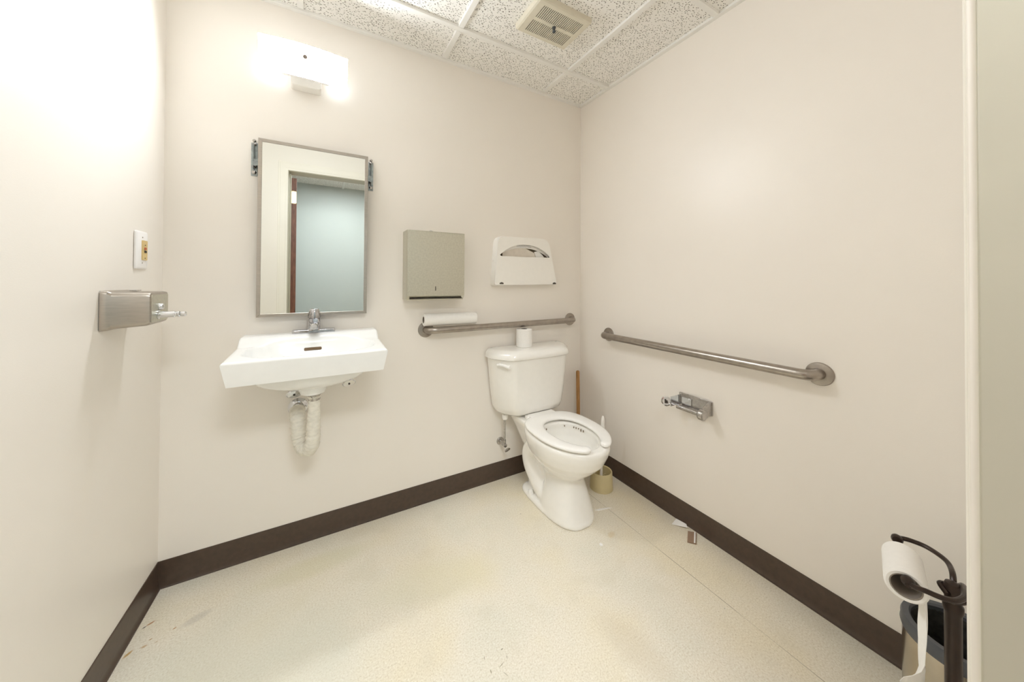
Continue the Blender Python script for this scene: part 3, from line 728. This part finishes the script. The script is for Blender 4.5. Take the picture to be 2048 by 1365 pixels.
tp2 = [Vector((-.150, -.340, .04)), Vector((-.147, -.339, .12)), Vector((-.140, -.338, .26)), Vector((-.136, -.338, .375))]
b = B(); b.tube(curve(tp2, 8), [.007] * 13 + [.0095] * 3 + [.0118 - .0022 * (k % 2) for k in range(6)] + [.0105, .009, .005], 14); b.done('handle', 'plastic', br)
b = B()
for k in range(60):
    z = .014 + .055 * (k / 60); a = k * 2.4; r_ = .030 + random.uniform(-.004, .004)
    b.tube([(-.150, -.340, z), (-.150 + r_ * math.cos(a), -.340 + r_ * math.sin(a), z + random.uniform(0, .01))], .0012, 5)
b.done('bristles', 'cream_plastic', br)

# ------------------------------------------------------------------ tissue holder on the right wall
h = thing('tissue_holder', 'empty chrome toilet paper holder on the right wall under the grab bar', 'paper holder', (0, -.755, .55))
b = B(); b.prism(rrect(-.836, -.684, .522, .582, .003), lambda a, c, t: (-t, a, c), .005); b.box(-.008, -.004, -.83, -.69, .574, .584); b.box(-.010, -.004, -.83, -.70, .522, .528)
b.done('back_plate', 'dullchrome', h, bevel=.001)
b = B(); pr = [(-.002, .582), (-.030, .574), (-.052, .562), (-.070, .556), (-.078, .546), (-.078, .530), (-.070, .520), (-.056, .520), (-.040, .528), (-.020, .526), (-.002, .522)]
b.prism(pr, lambda a, c, t: (a, -.832 + t, c), .012); b.lathe([(.018, 0), (.0225, .004), (.0225, .020), (.016, .026)], (-.064, -.838, .537), (0, 1, 0), 22)
b.done('end_bracket', 'dullchrome', h, bevel=.002)
b = B(); b.tube([(-.026, -.822, .522), (-.026, -.690, .522)], .010, 14); b.done('spindle_tube', 'dullchrome', h)
b = B(); b.box(-.009, -.005, -.745, -.70, .536, .566); b.box(-.076, -.006, -.692, -.688, .530, .574); b.done('spring_arm', 'chrome', h, bevel=.001)
HA = Vector((-.62, -.76, .2)).normalized(); HC = Vector((-.088, -.678, .552))
b = B(); b.lathe([(.019, -.012), (.021, -.008), (.021, .002), (.0175, .003), (.0165, .001), (.0001, .001)], HC, HA, 28); hub = b.done('arm_hub', 'chrome', h)
HU = Vector((0, 0, 1)) - HA * HA.z; HU.normalize(); HR = HU.cross(HA) * -1
b = B()
for x0, x1, z0, z1 in ((-.007, .007, -.009, -.001), (-.007, .0, -.0012, .009), (.0, .0055, -.0012, .004)):
    b.prism([(x0, z0), (x1, z0), (x1, z1), (x0, z1)], lambda a, c, t: HC + HA * (.0012 + t) + HR * -a + HU * c, .0006)
b.done('hub_mark', 'dark', hub, smooth=0)

# ------------------------------------------------------------------ exhaust fan grille
vz = 2.185
vx0, vx1, vy0, vy1 = -.714, -.448, -.580, -.389
vt = thing('exhaust_vent', 'ivory plastic exhaust fan grille in the ceiling', 'vent', ((vx0 + vx1) / 2, (vy0 + vy1) / 2, vz))
ix0, ix1 = vx0 + .034, vx1 - .026
rows = ((vy0 + .022, (vy0 + vy1) / 2 - .008), ((vy0 + vy1) / 2 + .008, vy1 - .022))
holes = []
ns = 24; pit = (ix1 - ix0) / ns
for ya, yb in rows:
    for k in range(ns):
        x = ix0 + pit * (k + .22); holes.append([(x, ya), (x + pit * .5, ya), (x + pit * .5, yb), (x, yb)])
b = B(); b.plate([(vx0 + .008, vy0 + .008), (vx1 - .004, vy0 + .008), (vx1 - .004, vy1 - .004), (vx0 + .008, vy1 - .004)], holes, lambda a, c, t: (a, c, vz + t), .003)
b.loft([[(x, y, z) for x, y in ((vx0 + i_ * 1.6, vy0 + i_), (vx1 - i_, vy0 + i_), (vx1 - i_, vy1 - i_), (vx0 + i_ * 1.6, vy1 - i_))] for z, i_ in ((H + .0098, 0), (vz + .004, .001), (vz, .006), (vz + .0005, .010))], False, False)
b.done('grille', 'vent', vt, smooth=30)
b = B(); b.box(vx0 + .02, vx1 - .012, vy0 + .016, vy1 - .012, vz + .0075, vz + .009); b.done('fan_opening', pmat('dusty_dark_opening', (.20, .165, .12), .9, var=.6, vscale=60), vt, smooth=0)
b = B(); b.lathe([(.008, 0), (.0085, .004), (.005, .008), (.005, .014), (.0075, .016), (.006, .022), (.0001, .023)], ((vx0 + vx1) / 2 + .004, (vy0 + vy1) / 2, vz), (.1, .1, -1), 16); b.done('centre_screw', pmat('dark_screw', (.09, .10, .11), .4, .6), vt)

# ------------------------------------------------------------------ free-standing paper holder and bin by the door
ps = thing('paper_stand', 'dark bronze free-standing toilet paper holder beside the door casing', 'paper stand', (-.452, -.510 - 1.0, 0))
px, py = -.452, -1.512
b = B(); b.lathe([(.0105, .012), (.0105, .50), (.0125, .505), (.0125, .515), (.010, .52), (.0115, .545), (.009, .552), (.0001, .556)], (px, py, 0), (0, 0, 1), 20); b.done('post', 'bronze', ps)
b = B(); b.lathe([(.062, 0), (.062, .004), (.050, .010), (.014, .016), (.0001, .017)], (px, py, 0), (0, 0, 1), 36); b.done('foot', 'bronze', ps)
A0, A1 = Vector((-.524, -1.4705, .548)), Vector((-.418, -1.444, .548))
def arm(end, via, bend):
    q = B(); pth = curve([(px, py, .535)] + via + [end], 8); q.tube(pth, .0042, 10)
    dirn = (A1 - A0).normalized() * bend
    q.lathe([(.0042, 0), (.006, .004), (.0085, .009), (.009, .014), (.007, .019), (.0001, .021)], end - dirn * .006, dirn, 16)
    return q.done('arm', 'bronze', ps)
arm(Vector((-.533, -1.4745, .5575)), [(-.438, -1.520, .548), (-.468, -1.526, .557), (-.495, -1.529, .5605), (-.515, -1.525, .561), (-.527, -1.517, .5615), (-.533, -1.507, .562), (-.536, -1.495, .562), (-.537, -1.484, .560)], 1)
arm(Vector((-.391, -1.4325, .558)), [(-.436, -1.510, .556), (-.409, -1.503, .5575), (-.394, -1.495, .558), (-.382, -1.481, .558), (-.376, -1.467, .558), (-.377, -1.455, .558), (-.381, -1.444, .558)], -1)
b = B(); b.tube(curve([(px - .014, py + .004, .535), (px, py + .014, .541), (px + .013, py, .536), (px, py - .012, .530), (px - .014, py, .526)], 6), .0045, 8); b.done('collar', 'bronze', ps)

ax = (A1 - A0).normalized()
tr = roll('toilet_paper_roll', 'nearly used-up toilet paper roll hanging on the dark bronze stand', 'toilet paper', A0 + ax * .004 - Vector((0, 0, .006)), ax, .0275, .0205, .098)
# torn tail hanging from the roll
side = Vector((ax.y, -ax.x, 0)).normalized()
if side.y > 0: side = -side
b = B(); base_p = A0 + ax * .006 - Vector((0, 0, .006)) + side * .0205
rows_ = []
for i in range(19):
    k = i / 18; z = -.225 * k
    wl = .062 + .006 * math.sin(i * 1.3) - (.012 * sst(.15, .5, k)) + random.uniform(-.002, .002)
    st = .000 + .004 * math.sin(i * .9)
    row = []
    for j in range(7):
        q = base_p + ax * (st + wl * j / 6) + Vector((0, 0, z)) + side * (.003 * math.sin(k * 5 + j * .7) + .002 * math.sin(j * 1.4))
        if i >= 11 and j <= 2: q -= side * (.020 + .006 * math.sin(i)) * (1 - j / 3.2) * sst(10, 13, i)
        row.append(q)
    rows_.append(row)
vv = [[b.bm.verts.new(q) for q in r] for r in rows_]
for i in range(18):
    for j in range(6): b.face([vv[i][j], vv[i][j + 1], vv[i + 1][j + 1], vv[i + 1][j]])
tail = b.done('torn_tail', 'paper', tr, smooth=60)
md = tail.modifiers.new('Solidify', 'SOLIDIFY'); md.thickness = .0006

wb = thing('waste_bin', 'round steel waste bin with a charcoal rim in the corner behind the paper stand', 'waste bin', (-.185, -1.488, 0))
b = B(); b.lathe([(0.0865, .0), (0.0885, .004), (0.0885, .285), (0.0870, .285), (0.0860, .006), (.0001, .005)], (-.185, -1.488, 0), (0, 0, 1), 56); b.done('bin_body', pmat('satin_bin_steel', (.52, .47, .39), .22, 1.0, var=.05, vscale=30), wb)
b = B(); b.lathe([(0.0850, .270), (0.0900, .272), (0.0920, .280), (0.0905, .288), (0.0910, .296), (0.0885, .302), (0.0775, .302), (0.0745, .298), (0.0755, .285), (0.0850, .276)], (-.185, -1.488, 0), (0, 0, 1), 56)
bm = b.bm; bmesh.ops.delete(bm, geom=[fc for fc in bm.faces if len(fc.verts) == 56], context='FACES_ONLY')
b.done('bin_rim', 'rim', wb)
b = B(); b.lathe([(0.0753, .290), (0.0715, .05), (0.0695, .02), (.0001, .018)], (-.185, -1.488, 0), (0, 0, 1), 40)
bm = b.bm; bmesh.ops.delete(bm, geom=[fc for fc in bm.faces if len(fc.verts) == 40 and fc.calc_center_median().z > .1], context='FACES_ONLY')
b.done('inner_liner', pmat('dusty_black_liner', (.035, .033, .028), .6, var=.5, vscale=90), wb)

# ------------------------------------------------------------------ litter on the floor
def flat(name, label, cat, pts, z0, t, mat, lift=None):
    q = B(); q.prism(pts, lambda a, c, tt: (a, c, z0 + tt + (lift(a, c) if lift else 0)), t)
    return tag(q.done(name, mat), label, cat)
flat('paper_strip', 'thin torn white paper strip on the floor beside the toilet foot', 'paper scrap', [(-.300, -.449), (-.286, -.462), (-.214, -.479), (-.226, -.470), (-.268, -.455)], .0, .0008, 'paper')
flat('paper_scrap', 'folded white paper scrap on the floor against the right baseboard', 'paper scrap', [(-.062, -.688), (-.024, -.684), (-.018, -.728), (-.030, -.742)], .0, .001, 'paper', lambda a, c: .010 * sst(-.05, -.018, a))
flat('paper_crumb', 'tiny white paper crumb on the floor in front of the toilet', 'paper scrap', [(-.430, -.614), (-.421, -.613), (-.418, -.622), (-.424, -.628), (-.432, -.624)], .0, .003, 'paper')
cb = thing('matchbook', 'small brown card packet on the floor near the right baseboard', 'card packet', (-.062, -.780, 0))
q4 = [(-.044, -.752), (-.020, -.776), (-.080, -.812), (-.102, -.787)]
b = B(); b.prism(q4, lambda a, c, t: (a, c, t), .006); b.done('packet', 'card', cb, bevel=.001)
e0, e1 = Vector((-.020, -.776)), Vector((-.080, -.812)); iv = (Vector((-.044, -.752)) - e0).normalized() * .006
b = B(); b.prism([tuple(e0 + iv * .6), tuple(e1 + iv * .6), tuple(e1 + iv * 1.5), tuple(e0 + iv * 1.5)], lambda a, c, t: (a, c, .006 + t), .0008); b.done('white_edge', 'paper', cb, label='white paper edge')

# ------------------------------------------------------------------ hallway lamp (lights the hall and spills through the doorway)
hl = thing('ceiling_light', 'lit square ceiling light in the hallway outside the doorway', 'ceiling light', (-1.25, -2.12, H))
hx0, hx1, hy0, hy1 = -1.55, -.95, -2.42, -1.82
b = B(); b.plate([(hx0, hy0), (hx1, hy0), (hx1, hy1), (hx0, hy1)], [[(hx0 + .02, hy0 + .02), (hx1 - .02, hy0 + .02), (hx1 - .02, hy1 - .02), (hx0 + .02, hy1 - .02)]], lambda a, c, t: (a, c, H - .012 + t), .022); b.done('frame', 'grid', hl)
b = B(); b.box(hx0 + .021, hx1 - .021, hy0 + .021, hy1 - .021, H - .009, H - .004); b.done('diffuser', 'halltube', hl, smooth=0)

# ------------------------------------------------------------------ camera, world, view
cam = bpy.data.cameras.new('camera'); co = bpy.data.objects.new('camera', cam); C.objects.link(co)
fpx = 670.223
cam.sensor_width = 36.0; cam.sensor_fit = 'HORIZONTAL'; cam.lens = fpx / 2048 * 36.0
cam.shift_x = 0.0; cam.shift_y = (555.172 - 682.5) / 2048
cam.clip_start = 0.005; cam.clip_end = 50
yaw, pitch, rl = math.radians(29.6541), math.radians(.5712), math.radians(.3349)
fw = Vector((math.sin(yaw) * math.cos(pitch), math.cos(yaw) * math.cos(pitch), math.sin(pitch)))
rt = Vector((math.cos(yaw), -math.sin(yaw), 0)); up = rt.cross(fw)
r2 = rt * math.cos(rl) + up * math.sin(rl); u2 = -rt * math.sin(rl) + up * math.cos(rl)
mw = Matrix(((r2.x, u2.x, -fw.x, -1.4395), (r2.y, u2.y, -fw.y, -1.6458), (r2.z, u2.z, -fw.z, 1.0888), (0, 0, 0, 1)))
co.matrix_world = mw
S = bpy.context.scene
S.camera = co
w = bpy.data.worlds.new('world'); S.world = w; w.use_nodes = True
w.node_tree.nodes['Background'].inputs[0].default_value = (.5, .5, .5, 1); w.node_tree.nodes['Background'].inputs[1].default_value = 0.0
S.view_settings.view_transform = 'Standard'; S.view_settings.look = 'None'; S.view_settings.gamma = 1.0
S.view_settings.use_curve_mapping = False; S.view_settings.exposure = 0.0
S.cycles.use_denoising = True; S.cycles.adaptive_threshold = 0.02
S.cycles.max_bounces = 16; S.cycles.diffuse_bounces = 9; S.cycles.glossy_bounces = 6; S.cycles.transparent_max_bounces = 16
S.cycles.sample_clamp_indirect = 6.0
